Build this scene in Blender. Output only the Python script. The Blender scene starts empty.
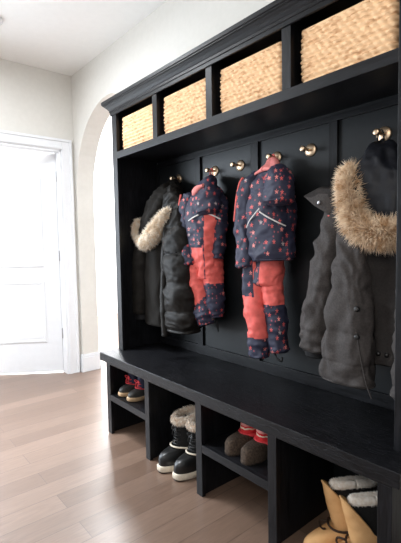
import bpy, bmesh, math, random
from mathutils import Vector, Matrix, noise
random.seed(7)
C = bpy.context.scene.collection
PI = math.pi

# ------------------------------------------------------------------ helpers
def link(name, me, parent=None):
    o = bpy.data.objects.new(name, me); C.objects.link(o)
    if parent is not None: o.parent = parent
    return o

def obj(name, bm, mats, parent=None, smooth=True, loc=None, recalc=True):
    """link one bmesh as one mesh object (bmesh given in the parent's space)"""
    if recalc: bmesh.ops.recalc_face_normals(bm, faces=bm.faces[:])
    me = bpy.data.meshes.new(name); bm.to_mesh(me); bm.free()
    for m in (mats if isinstance(mats, (list, tuple)) else [mats]): me.materials.append(m)
    for p in me.polygons: p.use_smooth = smooth
    o = link(name, me, parent)
    if loc: o.location = loc
    return o

def thing(name, label, cat, loc=(0, 0, 0), group=None):
    o = bpy.data.objects.new(name, None); C.objects.link(o)
    o.empty_display_size = .05; o.location = loc
    o['label'] = label; o['category'] = cat
    if group: o['group'] = group
    return o

def structure(o, label=None, cat=None):
    o['kind'] = 'structure'
    if label: o['label'] = label
    if cat: o['category'] = cat
    return o

def copy_thing(o, loc, label, rz=None):
    r = o.copy(); C.objects.link(r); r.location = loc; r['label'] = label
    if rz is not None: r.rotation_euler = (0, 0, rz)
    for ch in list(o.children):
        c = ch.copy(); C.objects.link(c); c.parent = r
        for g in list(ch.children):
            d = g.copy(); C.objects.link(d); d.parent = c
    return r

def add_box(bm, x0, x1, y0, y1, z0, z1, bev=0.0, mi=0):
    r = bmesh.ops.create_cube(bm, size=1.0)
    vs = r['verts']
    for v in vs:
        v.co = Vector(((x0+x1)/2 + v.co.x*(x1-x0), (y0+y1)/2 + v.co.y*(y1-y0), (z0+z1)/2 + v.co.z*(z1-z0)))
    fs = list({f for v in vs for f in v.link_faces})
    for f in fs: f.material_index = mi
    if bev > 0:
        es = list({e for v in vs for e in v.link_edges})
        bmesh.ops.bevel(bm, geom=es, offset=bev, segments=2, profile=.6, affect='EDGES', material=-1)
    return bm

def boxbm(*a, **k):
    bm = bmesh.new(); add_box(bm, *a, **k); return bm

def loft(bm, rings, cap0=True, cap1=True, closed=True, mi=None):
    """rings: lists of points; mi(i, j) -> material index"""
    R = [[bm.verts.new(p) for p in r] for r in rings]
    n = len(R[0]); m = n if closed else n-1
    for i in range(len(R)-1):
        for j in range(m):
            f = bm.faces.new((R[i][j], R[i][(j+1) % n], R[i+1][(j+1) % n], R[i+1][j]))
            if mi: f.material_index = mi(i, j)
    if cap0 and closed:
        f = bm.faces.new(R[0][::-1]);  f.material_index = mi(0, 0) if mi else 0
    if cap1 and closed:
        f = bm.faces.new(R[-1]);  f.material_index = mi(len(R)-2, 0) if mi else 0
    return R

def catmull(pts, n):
    """resample a list of equal-length tuples"""
    P = [list(p) for p in pts]; out = []
    seg = len(P)-1
    for k in range(n):
        t = k/(n-1)*seg; i = min(int(t), seg-1); u = t-i
        p0, p1, p2, p3 = P[max(i-1, 0)], P[i], P[i+1], P[min(i+2, seg)]
        out.append([.5*((2*b)+(-a+c)*u+(2*a-5*b+4*c-d)*u*u+(-a+3*b-3*c+d)*u**3) for a, b, c, d in zip(p0, p1, p2, p3)])
    return out

def tube(bm, pts, r, n=12, k=None, caps=True):
    """round tube along points (x,y,z); r constant or list"""
    if k: pts = catmull(pts, k)
    pts = [Vector(p[:3]) for p in pts]
    rings = []; up = None
    for i, p in enumerate(pts):
        t = (pts[min(i+1, len(pts)-1)]-pts[max(i-1, 0)]).normalized()
        if up is None:
            up = Vector((0, 0, 1)) if abs(t.z) < .9 else Vector((1, 0, 0))
        a = (up - t*up.dot(t)).normalized(); b = t.cross(a); up = a
        rr = r[i] if isinstance(r, (list, tuple)) else (r(i/(len(pts)-1)) if callable(r) else r)
        rings.append([p+a*math.cos(q*2*PI/n)*rr+b*math.sin(q*2*PI/n)*rr for q in range(n)])
    loft(bm, rings, caps, caps)
    return bm

def lathe(bm, prof, n=24, axis='Z', at=(0, 0, 0)):
    rings = []
    for r, h in prof:
        ring = []
        for q in range(n):
            c, s = math.cos(q*2*PI/n)*r, math.sin(q*2*PI/n)*r
            ring.append(Vector((c, s, h)) if axis == 'Z' else Vector((c, h, s)) if axis == 'Y' else Vector((h, c, s)))
        rings.append([p+Vector(at) for p in ring])
    loft(bm, rings)
    return bm

def wrinkle(p, sc=1.0, amp=.006, seed=0.0, ax=(1, 1, 1)):
    q = Vector((p.x*ax[0]*sc+seed, p.y*ax[1]*sc+seed*1.7, p.z*ax[2]*sc-seed))
    w = Vector((noise.noise(q*5), noise.noise(q*5+Vector((7, 3, 1))), noise.noise(q*5+Vector((2, 9, 4)))))*.09
    c1 = .28-abs(noise.noise((q+w)*11)); c2 = .26-abs(noise.noise((q+w)*24+Vector((3, 1, 5))))
    v = noise.noise(q*7)*.45+c1*.85+c2*.40+noise.noise(q*50)*.06
    return amp*v*2

def garment(bm, stations, rings=60, n=48, ex=2.3, quilt=0, qamp=.008, qpow=.5, wamp=.006, seed=0.0,
            wax=(1, 1, 1), mi=None, cap0=True, cap1=True, qphase=0., bunch=0., hollow=.0, lobes=0., wsc=1.0):
    """soft sleeve or body: stations (x,y,z,a,b[,twist_deg]); a half width along X, b half depth.
       mi(s, theta_deg, p) gives a material index"""
    S = catmull([tuple(s)+((0,) if len(s) == 5 else ()) for s in stations], rings)
    pts = [Vector(s[:3]) for s in S]
    out = []; meta = []
    for i, s in enumerate(S):
        t = (pts[min(i+1, rings-1)]-pts[max(i-1, 0)]).normalized()
        B = Vector((0, 1, 0)); B = (B-t*B.dot(t)).normalized(); A = B.cross(t).normalized()
        if A.x < 0: A = -A
        tw = math.radians(s[5]); A, B = A*math.cos(tw)+B*math.sin(tw), B*math.cos(tw)-A*math.sin(tw)
        sv = i/(rings-1)
        ring = []; mrow = []
        for q in range(n):
            th = q*2*PI/n
            c, d = math.cos(th), math.sin(th)
            ca = math.copysign(abs(c)**(2/ex), c); sb = math.copysign(abs(d)**(2/ex), d)
            p = pts[i]+A*ca*s[3]+B*sb*s[4]
            nn = (A*c*s[4]+B*d*s[3]); nn = nn.normalized() if nn.length > 1e-6 else A
            h = wrinkle(p, wsc, wamp, seed, wax)
            if quilt:
                ph = (sv*quilt+qphase) % 1.0
                h += qamp*(abs(math.sin(PI*ph))**qpow-.6)
            if lobes: h += lobes*math.cos(th*5+seed+1.5*math.sin(sv*5+seed))*min(1, s[3]/.05)
            if bunch: h += bunch*math.sin(sv*60+3*noise.noise(p*12)+seed)*(.5+.5*noise.noise(p*6))
            endf = min(1, sv/.03, (1-sv)/.03) if rings > 10 else 1
            ring.append(p+nn*h*endf); mrow.append((sv, (math.degrees(th)+180) % 360-180, p))
        out.append(ring); meta.append(mrow)
    f = None
    if mi: f = lambda i, j: mi(*meta[i][j])
    # rounded ends: an extra shrunk ring
    def shrink(r, k, dv):
        c = sum(r, Vector())/len(r)
        return [c+(p-c)*k+dv for p in r]
    t0 = (pts[0]-pts[1]).normalized(); t1 = (pts[-1]-pts[-2]).normalized()
    r0 = min(S[0][3], S[0][4]); r1 = min(S[-1][3], S[-1][4])
    pre = [shrink(out[0], .45, t0*r0*.35), shrink(out[0], .82, t0*r0*.22)] if cap0 else []
    if hollow:
        post = [shrink(out[-1], .93, t1*.004), shrink(out[-1], .86, t1*.0), shrink(out[-1], .8, -t1*hollow), shrink(out[-1], .3, -t1*hollow*1.05)]
    else:
        post = [shrink(out[-1], .85, t1*r1*.16), shrink(out[-1], .45, t1*r1*.25)] if cap1 else []
    k = len(pre); m = len(out)
    g = None
    if f: g = lambda i, j: f(min(max(i-k, 0), m-1), j)
    loft(bm, pre+out+post, mi=g)
    return bm

def blob(bm, c, r, nu=36, nv=24, wamp=.004, seed=0., mi=None, rot=None, wsc=1.):
    """soft ellipsoid with folds"""
    rings = []; c = Vector(c); meta = []
    for i in range(1, nv):
        ph = PI*i/nv; ring = []; mr = []
        for j in range(nu):
            th = 2*PI*j/nu
            d = Vector((math.sin(ph)*math.cos(th), math.sin(ph)*math.sin(th), math.cos(ph)))
            p = Vector((d.x*r[0], d.y*r[1], d.z*r[2]))
            p = p+d*wrinkle(p+c, wsc, wamp, seed)
            if rot: p = rot @ p
            ring.append(c+p); mr.append((d, c+p))
        rings.append(ring); meta.append(mr)
    f = (lambda i, j: mi(*meta[min(i, nv-2)][j])) if mi else None
    loft(bm, rings, mi=f)
    return bm

def fur(path, r, count, length, droop=.5, seed=1, width=.0022, k=40, flat=None):
    """furry roll: a soft core plus thousands of tapered strands"""
    rnd = random.Random(seed)
    bm = bmesh.new()
    P = catmull(path, k); pts = [Vector(p[:3]) for p in P]
    rr = [p[3] if len(p) > 3 else r for p in P]
    tube(bm, pts, [x*.72 for x in rr], n=14)
    for _ in range(count):
        u = rnd.random()*(k-1); i = min(int(u), k-2); f = u-i
        p = pts[i].lerp(pts[i+1], f); t = (pts[i+1]-pts[i]).normalized(); rad = rr[i]*(1-f)+rr[i+1]*f
        d = Vector((rnd.gauss(0, 1), rnd.gauss(0, 1), rnd.gauss(0, 1))); d = (d-t*d.dot(t)*.6).normalized()
        a = p+d*rad*.6
        L = length*(.55+.65*rnd.random())
        g = (d*1.0+t*rnd.gauss(.25, .3)+Vector((0, 0, -droop*(.4+.9*rnd.random())))+Vector((rnd.gauss(0, .25), rnd.gauss(0, .25), rnd.gauss(0, .25)))).normalized()
        b = a+(d*.6+g*.4).normalized()*L*.5; e = b+g*L*.5
        s = d.cross(Vector((rnd.gauss(0, 1), rnd.gauss(0, 1), rnd.gauss(0, 1)))).normalized()*width
        s2 = g.cross(s).normalized()*width
        v = [bm.verts.new(a+s), bm.verts.new(a-s*.5+s2), bm.verts.new(a-s*.5-s2)]
        w = [bm.verts.new(b+s*.7), bm.verts.new(b-s*.35+s2*.7), bm.verts.new(b-s*.35-s2*.7)]
        tip = bm.verts.new(e)
        for q in range(3):
            bm.faces.new((v[q], v[(q+1) % 3], w[(q+1) % 3], w[q]))
            bm.faces.new((w[q], w[(q+1) % 3], tip))
    return bm

def wall_poly(name, outer, hole, axis, d0, d1, mat):
    """a wall slab: polygon (2-D, hole cut by a bridge) extruded between d0 and d1 along an axis"""
    pts = list(outer)
    if hole:
        i = min(range(len(outer)), key=lambda k: (outer[k][0]-hole[0][0])**2+(outer[k][1]-hole[0][1])**2)
        pts = outer[:i+1]+hole+[hole[0]]+outer[i:]
    bm = bmesh.new()
    def P(u, v, d): return Vector((u, d, v)) if axis == 'Y' else Vector((d, u, v))
    from mathutils.geometry import tessellate_polygon
    loops = [[Vector((u, v, 0)) for u, v in outer]]
    if hole: loops.append([Vector((u, v, 0)) for u, v in hole])
    flat = [p for l in loops for p in l]
    tris = tessellate_polygon(loops)
    for d in (d0, d1):
        vs = [bm.verts.new(P(p.x, p.y, d)) for p in flat]
        for t in tris:
            try: bm.faces.new([vs[k] for k in t])
            except ValueError: pass
    bm.verts.ensure_lookup_table()
    N = len(flat); off = 0
    for l in loops:
        m = len(l)
        for k in range(m):
            a, b = off+k, off+(k+1) % m
            bm.faces.new((bm.verts[a], bm.verts[b], bm.verts[N+b], bm.verts[N+a]))
        off += m
    return obj(name, bm, mat, smooth=False)

# ------------------------------------------------------------------ materials
def mat(name, color=(.5, .5, .5), rough=.5, metal=0., spec=.5, sheen=0., coat=0.):
    m = bpy.data.materials.new(name); m.use_nodes = True
    b = m.node_tree.nodes['Principled BSDF']
    b.inputs['Base Color'].default_value = (*color, 1); b.inputs['Roughness'].default_value = rough
    b.inputs['Metallic'].default_value = metal; b.inputs['Specular IOR Level'].default_value = spec
    b.inputs['Sheen Weight'].default_value = sheen
    b.inputs['Coat Weight'].default_value = coat
    return m

def N(m, t, **kw):
    n = m.node_tree.nodes.new(t)
    for k, v in kw.items():
        if hasattr(n, k) and not k[0].isupper(): setattr(n, k, v)
    return n
def L(m, a, b): m.node_tree.links.new(a, b)
def bsdf(m): return m.node_tree.nodes['Principled BSDF']

def noise_color(m, c1, c2, scale=(1, 1, 1), freq=8., detail=5., lo=.35, hi=.65, bump=0., bdist=.001, dist=0., coord='Object', rough=None):
    tc = N(m, 'ShaderNodeTexCoord'); mp = N(m, 'ShaderNodeMapping'); mp.inputs['Scale'].default_value = scale
    nz = N(m, 'ShaderNodeTexNoise'); nz.inputs['Scale'].default_value = freq; nz.inputs['Detail'].default_value = detail
    nz.inputs['Distortion'].default_value = dist
    cr = N(m, 'ShaderNodeValToRGB')
    cr.color_ramp.elements[0].position = lo; cr.color_ramp.elements[1].position = hi
    cr.color_ramp.elements[0].color = (*c1, 1); cr.color_ramp.elements[1].color = (*c2, 1)
    L(m, tc.outputs[coord], mp.inputs[0]); L(m, mp.outputs[0], nz.inputs['Vector'])
    L(m, nz.outputs['Fac'], cr.inputs[0]); L(m, cr.outputs[0], bsdf(m).inputs['Base Color'])
    if bump:
        bp = N(m, 'ShaderNodeBump'); bp.inputs['Strength'].default_value = bump; bp.inputs['Distance'].default_value = bdist
        L(m, nz.outputs['Fac'], bp.inputs['Height']); L(m, bp.outputs[0], bsdf(m).inputs['Normal'])
    if rough:
        mr = N(m, 'ShaderNodeMapRange'); mr.inputs['To Min'].default_value = rough[0]; mr.inputs['To Max'].default_value = rough[1]
        L(m, nz.outputs['Fac'], mr.inputs['Value']); L(m, mr.outputs[0], bsdf(m).inputs['Roughness'])
    return m

def oak(name, scale, rough=(.34, .5), c=1.0, bump=.28):
    m = mat(name, rough=.4, spec=.28)
    return noise_color(m, (.0025*c, .0026*c, .0034*c), (.0115*c, .0118*c, .0145*c), scale=scale, freq=5, detail=6, lo=.38, hi=.68,
                       bump=bump, bdist=.002, dist=1.6, rough=rough)
OAK_X = oak('black_oak_long', (1.6, 14, 14))
OAK_Z = oak('black_oak_upright', (14, 14, 1.4))
OAK_SEAT = oak('black_oak_seat', (3.2, 17, 17), rough=(.3, .5), c=.85, bump=1.1)
OAK_SEAT.node_tree.nodes['Principled BSDF'].inputs['Specular IOR Level'].default_value = .28
PANEL = mat('black_painted_panel', (.011, .012, .014), .42, spec=.4)
noise_color(PANEL, (.0055, .0072, .0085), (.0075, .0092, .011), freq=40, bump=.05)
WALL = mat('wall_paint', (.74, .715, .66), .85, spec=.2)
noise_color(WALL, (.705, .687, .644), (.725, .707, .664), freq=30, bump=.03)
CEIL = mat('ceiling_paint', (.83, .82, .79), .9, spec=.2)
noise_color(CEIL, (.87, .865, .845), (.885, .88, .86), freq=25, bump=.03)
WHITE = mat('white_trim_paint', (.82, .83, .85), .4)
noise_color(WHITE, (.77, .785, .81), (.79, .805, .83), freq=20, bump=.02)
HALL = mat('hall_paint', (.85, .85, .85), .9, spec=.2)
noise_color(HALL, (.84, .84, .84), (.86, .86, .86), freq=20)
BRASS = mat('brushed_brass', (.7, .5, .3), .36, metal=1.)
noise_color(BRASS, (.72, .52, .34), (.82, .62, .43), scale=(1, 1, 8), freq=60, rough=(.32, .46))
NICKEL = mat('satin_nickel', (.45, .45, .47), .35, metal=1.)
noise_color(NICKEL, (.42, .42, .44), (.5, .5, .52), freq=60)

# floor: planks running away from the bench
FLOOR = mat('oak_plank_floor', rough=.25, spec=1.0)
def floor_nodes(m):
    tc = N(m, 'ShaderNodeTexCoord'); mp = N(m, 'ShaderNodeMapping')
    mp.inputs['Rotation'].default_value = (0, 0, PI/2); mp.inputs['Location'].default_value = (.06, .045, 0)
    br = N(m, 'ShaderNodeTexBrick'); br.offset = .37; br.offset_frequency = 2
    br.inputs['Scale'].default_value = 1; br.inputs['Brick Width'].default_value = 1.05; br.inputs['Row Height'].default_value = .127
    br.inputs['Mortar Size'].default_value = .0013; br.inputs['Mortar Smooth'].default_value = .1; br.inputs['Bias'].default_value = -.1
    br.inputs['Color1'].default_value = (.222, .146, .107, 1); br.inputs['Color2'].default_value = (.150, .093, .065, 1)
    br.inputs['Mortar'].default_value = (.09, .056, .04, 1)
    L(m, tc.outputs['Object'], mp.inputs[0]); L(m, mp.outputs[0], br.inputs['Vector'])
    m2 = N(m, 'ShaderNodeMapping'); m2.inputs['Scale'].default_value = (15, 1.5, 1)
    nz = N(m, 'ShaderNodeTexNoise'); nz.inputs['Scale'].default_value = 4; nz.inputs['Detail'].default_value = 5; nz.inputs['Distortion'].default_value = 1.5
    L(m, tc.outputs['Object'], m2.inputs[0]); L(m, m2.outputs[0], nz.inputs['Vector'])
    cr = N(m, 'ShaderNodeValToRGB'); cr.color_ramp.elements[0].position = .15; cr.color_ramp.elements[1].position = .85
    cr.color_ramp.elements[0].color = (.70, .68, .66, 1); cr.color_ramp.elements[1].color = (1.08, 1.08, 1.08, 1)
    L(m, nz.outputs['Fac'], cr.inputs[0])
    mx = N(m, 'ShaderNodeMix', data_type='RGBA', blend_type='MULTIPLY'); mx.inputs['Factor'].default_value = 1
    L(m, br.outputs['Color'], mx.inputs['A']); L(m, cr.outputs[0], mx.inputs['B'])
    L(m, mx.outputs['Result'], bsdf(m).inputs['Base Color'])
    mr = N(m, 'ShaderNodeMapRange'); mr.inputs['To Min'].default_value = .28; mr.inputs['To Max'].default_value = .36
    L(m, nz.outputs['Fac'], mr.inputs['Value']); L(m, mr.outputs[0], bsdf(m).inputs['Roughness'])
    ad = N(m, 'ShaderNodeMath', operation='MULTIPLY_ADD'); ad.inputs[1].default_value = -1.; 
    L(m, br.outputs['Fac'], ad.inputs[0]); 
    ml = N(m, 'ShaderNodeMath', operation='MULTIPLY'); ml.inputs[1].default_value = .06
    L(m, nz.outputs['Fac'], ml.inputs[0]); L(m, ml.outputs[0], ad.inputs[2])
    bp = N(m, 'ShaderNodeBump'); bp.inputs['Strength'].default_value = .35; bp.inputs['Distance'].default_value = .0012
    L(m, ad.outputs[0], bp.inputs['Height']); L(m, bp.outputs[0], bsdf(m).inputs['Normal'])
floor_nodes(FLOOR)

def cloth(name, c, rough=.8, sheen=.0, var=.25, freq=160, bump=.15, spec=.3):
    m = mat(name, c, rough, spec=spec, sheen=sheen)
    lo = tuple(x*(1-var) for x in c); hi = tuple(x*(1+var) for x in c)
    return noise_color(m, lo, hi, freq=freq, detail=3, lo=.3, hi=.7, bump=bump, bdist=.0008)
BLACK_WOOL = cloth('black_parka_cloth', (.0115, .010, .0085), spec=.15)
BLACK_PUFF = cloth('black_quilted_nylon', (.0095, .0082, .007), rough=.5, bump=.05, freq=60, spec=.16)
DARK_IN = cloth('dark_lining', (.007, .007, .008), rough=.7)
GREY_COAT = cloth('graphite_parka_cloth', (.049, .043, .041), rough=.75)
GREY_DARK = cloth('graphite_parka_inside', (.022, .019, .018), rough=.8)
NAVY_HOOD = cloth('black_hood_nylon', (.008, .009, .013), rough=.5, bump=.06, freq=60)
CORAL = cloth('coral_nylon', (.74, .132, .112), rough=.6, var=.12, freq=40, bump=.06)
PINK = cloth('pink_lining', (.75, .24, .22), rough=.8, var=.1)
SILVER = cloth('reflective_piping', (.72, .70, .68), rough=.4, var=.05)
BRIGHT_IN = cloth('pale_lining', (.55, .45, .36), rough=.8, var=.2)

def stars(name, base=(.026, .028, .054), seed=0., scale=23.):
    """navy nylon printed with little coral and white stars"""
    m = mat(name, base, .6, spec=.35)
    tc = N(m, 'ShaderNodeTexCoord')
    sp = N(m, 'ShaderNodeSeparateXYZ'); L(m, tc.outputs['Object'], sp.inputs[0])
    ma = N(m, 'ShaderNodeMath', operation='MULTIPLY_ADD'); ma.inputs[1].default_value = 1.0
    L(m, sp.outputs['Y'], ma.inputs[0]); L(m, sp.outputs['X'], ma.inputs[2])
    cb = N(m, 'ShaderNodeCombineXYZ'); L(m, ma.outputs[0], cb.inputs[0]); L(m, sp.outputs['Z'], cb.inputs[1])
    mp = N(m, 'ShaderNodeMapping'); mp.inputs['Location'].default_value = (seed, seed*1.3, 0); L(m, cb.outputs[0], mp.inputs[0])
    masks = []
    for sc, r0, c1 in ((scale, .215, None), (scale*1.6, .17, None)):
        v = N(m, 'ShaderNodeTexVoronoi'); v.voronoi_dimensions = '2D'; v.inputs['Scale'].default_value = sc; v.inputs['Randomness'].default_value = .75
        L(m, mp.outputs[0], v.inputs['Vector'])
        # offset from the cell centre, in cells
        vm = N(m, 'ShaderNodeVectorMath', operation='SUBTRACT'); L(m, mp.outputs[0], vm.inputs[0]); L(m, v.outputs['Position'], vm.inputs[1])
        vs = N(m, 'ShaderNodeSeparateXYZ'); L(m, vm.outputs[0], vs.inputs[0])
        at = N(m, 'ShaderNodeMath', operation='ARCTAN2'); L(m, vs.outputs['X'], at.inputs[0]); L(m, vs.outputs['Y'], at.inputs[1])
        a5 = N(m, 'ShaderNodeMath', operation='MULTIPLY'); a5.inputs[1].default_value = 5; L(m, at.outputs[0], a5.inputs[0])
        co = N(m, 'ShaderNodeMath', operation='COSINE'); L(m, a5.outputs[0], co.inputs[0])
        th = N(m, 'ShaderNodeMath', operation='MULTIPLY_ADD'); th.inputs[1].default_value = r0*.42; th.inputs[2].default_value = r0*.72; L(m, co.outputs[0], th.inputs[0])
        lt = N(m, 'ShaderNodeMath', operation='LESS_THAN'); L(m, v.outputs['Distance'], lt.inputs[0]); L(m, th.outputs[0], lt.inputs[1])
        masks.append((lt, v))
    prev = None
    base_rgb = N(m, 'ShaderNodeRGB'); base_rgb.outputs[0].default_value = (*base, 1); prev = base_rgb.outputs[0]
    for k, (lt, v) in enumerate(masks):
        cr = N(m, 'ShaderNodeValToRGB'); cr.color_ramp.interpolation = 'CONSTANT'
        e = cr.color_ramp.elements
        e[0].position = 0; e[0].color = (.66, .10, .095, 1) if k == 0 else (.42, .08, .10, 1)
        e[1].position = .42; e[1].color = (.80, .24, .21, 1) if k == 0 else (*base, 1)
        if k == 0:
            x = e.new(.64); x.color = (.50, .40, .40, 1); x = e.new(.72); x.color = (*base, 1)
        sx = N(m, 'ShaderNodeSeparateColor'); L(m, v.outputs['Color'], sx.inputs[0]); L(m, sx.outputs[0], cr.inputs[0])
        mx = N(m, 'ShaderNodeMix', data_type='RGBA'); L(m, lt.outputs[0], mx.inputs['Factor']); L(m, prev, mx.inputs['A']); L(m, cr.outputs[0], mx.inputs['B'])
        prev = mx.outputs['Result']
    L(m, prev, bsdf(m).inputs['Base Color'])
    return m
STAR_A = stars('navy_star_print', seed=0.3)
STAR_B = stars('navy_star_print_large', seed=2.1, scale=23.)

def furmat(name, c1, c2, freq=45):
    m = mat(name, c1, .9, spec=.15, sheen=.2)
    return noise_color(m, c1, c2, freq=freq, detail=4, lo=.35, hi=.62)
FUR_TAN = furmat('tan_fur', (.54, .32, .16), (.92, .74, .54), freq=30)
FUR_CREAM = furmat('cream_fur', (.80, .62, .42), (.93, .85, .74))
FLEECE = furmat('cream_fleece', (.80, .71, .61), (.92, .87, .80), freq=90)
FLEECE2 = furmat('warm_fleece_cuff', (.80, .62, .47), (.95, .87, .77), freq=60)

BASKET = mat('seagrass_weave', rough=.75, spec=.2)
noise_color(BASKET, (.50, .245, .11), (.90, .61, .36), scale=(.7, .7, 2.6), freq=36, detail=3, lo=.27, hi=.5, bump=.3, bdist=.001)
RUB_BLACK = cloth('black_rubber', (.010, .010, .010), rough=.35, bump=.03, freq=40, spec=.5)
SUEDE_BLK = cloth('black_suede', (.012, .012, .012), rough=.9)
RUB_CREAM = cloth('cream_rubber', (.70, .62, .50), rough=.5, var=.1, freq=40)
GUM = cloth('gum_rubber', (.50, .34, .20), rough=.5, var=.15, freq=60)
NAVY_BOOT = cloth('navy_boot_nylon', (.018, .022, .052), rough=.6)
CHAR_RUB = cloth('charcoal_rubber', (.045, .043, .04), rough=.45, var=.2, freq=50)
RED_LACE = cloth('coral_red_cord', (.72, .06, .07), rough=.7, var=.15)
BROWN_FELT = cloth('brown_grey_felt', (.066, .046, .033), rough=.95, freq=120, var=.45, bump=.5)
TAN_LEA = mat('tan_nubuck', rough=.75, spec=.25)
noise_color(TAN_LEA, (.54, .29, .115), (.74, .45, .21), freq=14, detail=6, lo=.3, hi=.7, bump=.12)
LEA_DARK = cloth('dark_leather_strap', (.03, .017, .010), rough=.6)
LABEL = cloth('grey_woven_label', (.22, .22, .22), rough=.6, var=.1)
def knit():
    m = mat('red_nordic_knit', rough=.9, spec=.15)
    tc = N(m, 'ShaderNodeTexCoord'); sp = N(m, 'ShaderNodeSeparateXYZ'); L(m, tc.outputs['Object'], sp.inputs[0])
    # angle round the leg drives the zigzag, height drives the bands
    at = N(m, 'ShaderNodeMath', operation='ARCTAN2'); L(m, sp.outputs['Y'], at.inputs[0]); L(m, sp.outputs['X'], at.inputs[1])
    an = N(m, 'ShaderNodeMath', operation='MULTIPLY'); an.inputs[1].default_value = 14/(2*PI); L(m, at.outputs[0], an.inputs[0])
    pp = N(m, 'ShaderNodeMath', operation='PINGPONG'); pp.inputs[1].default_value = .5; L(m, an.outputs[0], pp.inputs[0])
    zz = N(m, 'ShaderNodeMath', operation='MULTIPLY_ADD'); zz.inputs[1].default_value = .010; L(m, pp.outputs[0], zz.inputs[0]); L(m, sp.outputs['Z'], zz.inputs[2])
    mr = N(m, 'ShaderNodeMapRange'); mr.inputs['From Min'].default_value = .075; mr.inputs['From Max'].default_value = .155; L(m, zz.outputs[0], mr.inputs['Value'])
    cr = N(m, 'ShaderNodeValToRGB'); cr.color_ramp.interpolation = 'CONSTANT'
    R_, W_, G_ = (.62, .035, .04, 1), (.80, .66, .50, 1), (.74, .30, .27, 1)
    e = cr.color_ramp.elements
    e[0].position = 0; e[0].color = R_; e[1].position = .16; e[1].color = W_
    for p, c in ((.24, R_), (.34, G_), (.52, R_), (.62, W_), (.70, R_), (.84, G_), (.92, R_)):
        x = e.new(p); x.color = c
    L(m, mr.outputs[0], cr.inputs[0]); L(m, cr.outputs[0], bsdf(m).inputs['Base Color'])
    wv = N(m, 'ShaderNodeTexNoise'); wv.inputs['Scale'].default_value = 250; L(m, tc.outputs['Object'], wv.inputs['Vector'])
    bp = N(m, 'ShaderNodeBump'); bp.inputs['Strength'].default_value = .4; bp.inputs['Distance'].default_value = .001
    L(m, wv.outputs['Fac'], bp.inputs['Height']); L(m, bp.outputs[0], bsdf(m).inputs['Normal'])
    return m
KNIT = knit()

# ------------------------------------------------------------------ the room
H = 2.703
XF = -1.322            # far wall (with the door)
YW, YB = .325, .487    # front and rear faces of the wall behind the bench
structure(obj('floor', boxbm(-4.2, 4.2, -4.2, 3.0, -.06, 0), FLOOR, smooth=False), 'grey brown oak plank floor with a soft sheen', 'floor')
structure(obj('ceiling', boxbm(-4.2, 4.2, -4.2, 3.0, H, H+.06), CEIL, smooth=False), 'plain white painted ceiling', 'ceiling')
# wall behind the bench with an arched opening at its far end
AX0, AX1, AS, AR = -1.287, -.047, 1.655, .70
arc = [(AX0, 0)]+[((AX0+AX1)/2-math.cos(k*PI/32)*(AX1-AX0)/2, AS+math.sin(k*PI/32)*AR) for k in range(33)]+[(AX1, 0)]
outer = [(XF-.1, 0)]+arc+[(4.2, 0), (4.2, H), (XF-.1, H)]
structure(wall_poly('wall_back', outer, None, 'Y', YW, YB, WALL), 'warm white wall behind the bench with an arched opening', 'wall')
# far wall with the door opening
DY0, DY1, DH = -.62, .20, 2.03
outer = [(-4.2, 0), (DY0, 0), (DY0, DH), (DY1, DH), (DY1, 0), (YW, 0), (YW, H), (-4.2, H)]
WY0, WY1, WZ0, WZ1 = -2.6, -.81, .25, 2.15
structure(wall_poly('wall_left', outer, [(WY0, WZ0), (WY1, WZ0), (WY1, WZ1), (WY0, WZ1)], 'X', XF-.11, XF, WALL), 'warm white wall holding the white door', 'wall')
# door casing: stepped moulding round the opening
bm = bmesh.new()
W = .098
for (o0, o1, d) in ((0.006, W, .014), (.012, .03, .018), (W-.022, W, .022)):
    add_box(bm, XF, XF+d, DY1+o0, DY1+o1, 0, DH+o1, .002)
    add_box(bm, XF, XF+d, DY0-o1, DY0-o0, 0, DH+o1, .002)
    add_box(bm, XF, XF+d, DY0-o0, DY1+o0, DH+o0, DH+o1, .002)
add_box(bm, XF-.11, XF+.002, DY1-.012, DY1+.006, 0, DH, 0)
add_box(bm, XF-.11, XF+.002, DY0-.006, DY0+.012, 0, DH, 0)
add_box(bm, XF-.11, XF+.002, DY0, DY1, DH-.012, DH+.006, 0)
structure(obj('trim_1', bm, WHITE, smooth=False), 'white door casing with a stepped moulding', 'trim')
# baseboards
def baseboard(name, pts, label):
    """pts: plan polyline of the wall face; the board stands to the left of the direction of travel"""
    bm = bmesh.new()
    for (x0, y0, x1, y1, nx, ny) in pts:
        for (z0, z1, d) in ((0, .135, .015), (.135, .152, .011), (.152, .165, .006)):
            xa, xb = sorted((x0, x1)); ya, yb = sorted((y0, y1))
            if nx: xa, xb = sorted((x0, x0+nx*d))
            if ny: ya, yb = sorted((y0, y0+ny*d))
            add_box(bm, xa, xb, ya, yb, z0, z1, .0015)
    structure(obj(name, bm, WHITE, smooth=False), label, 'baseboard')
baseboard('baseboard_back', [(XF, YW, AX0+.013, YW, 0, -1), (AX0, YW-.014, AX0, YB+.01, 1, 0)], 'white baseboard turning into the arched opening')
baseboard('baseboard_left', [(XF, -4.2, XF, DY0-W, 1, 0)], 'white baseboard left of the door')
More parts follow.
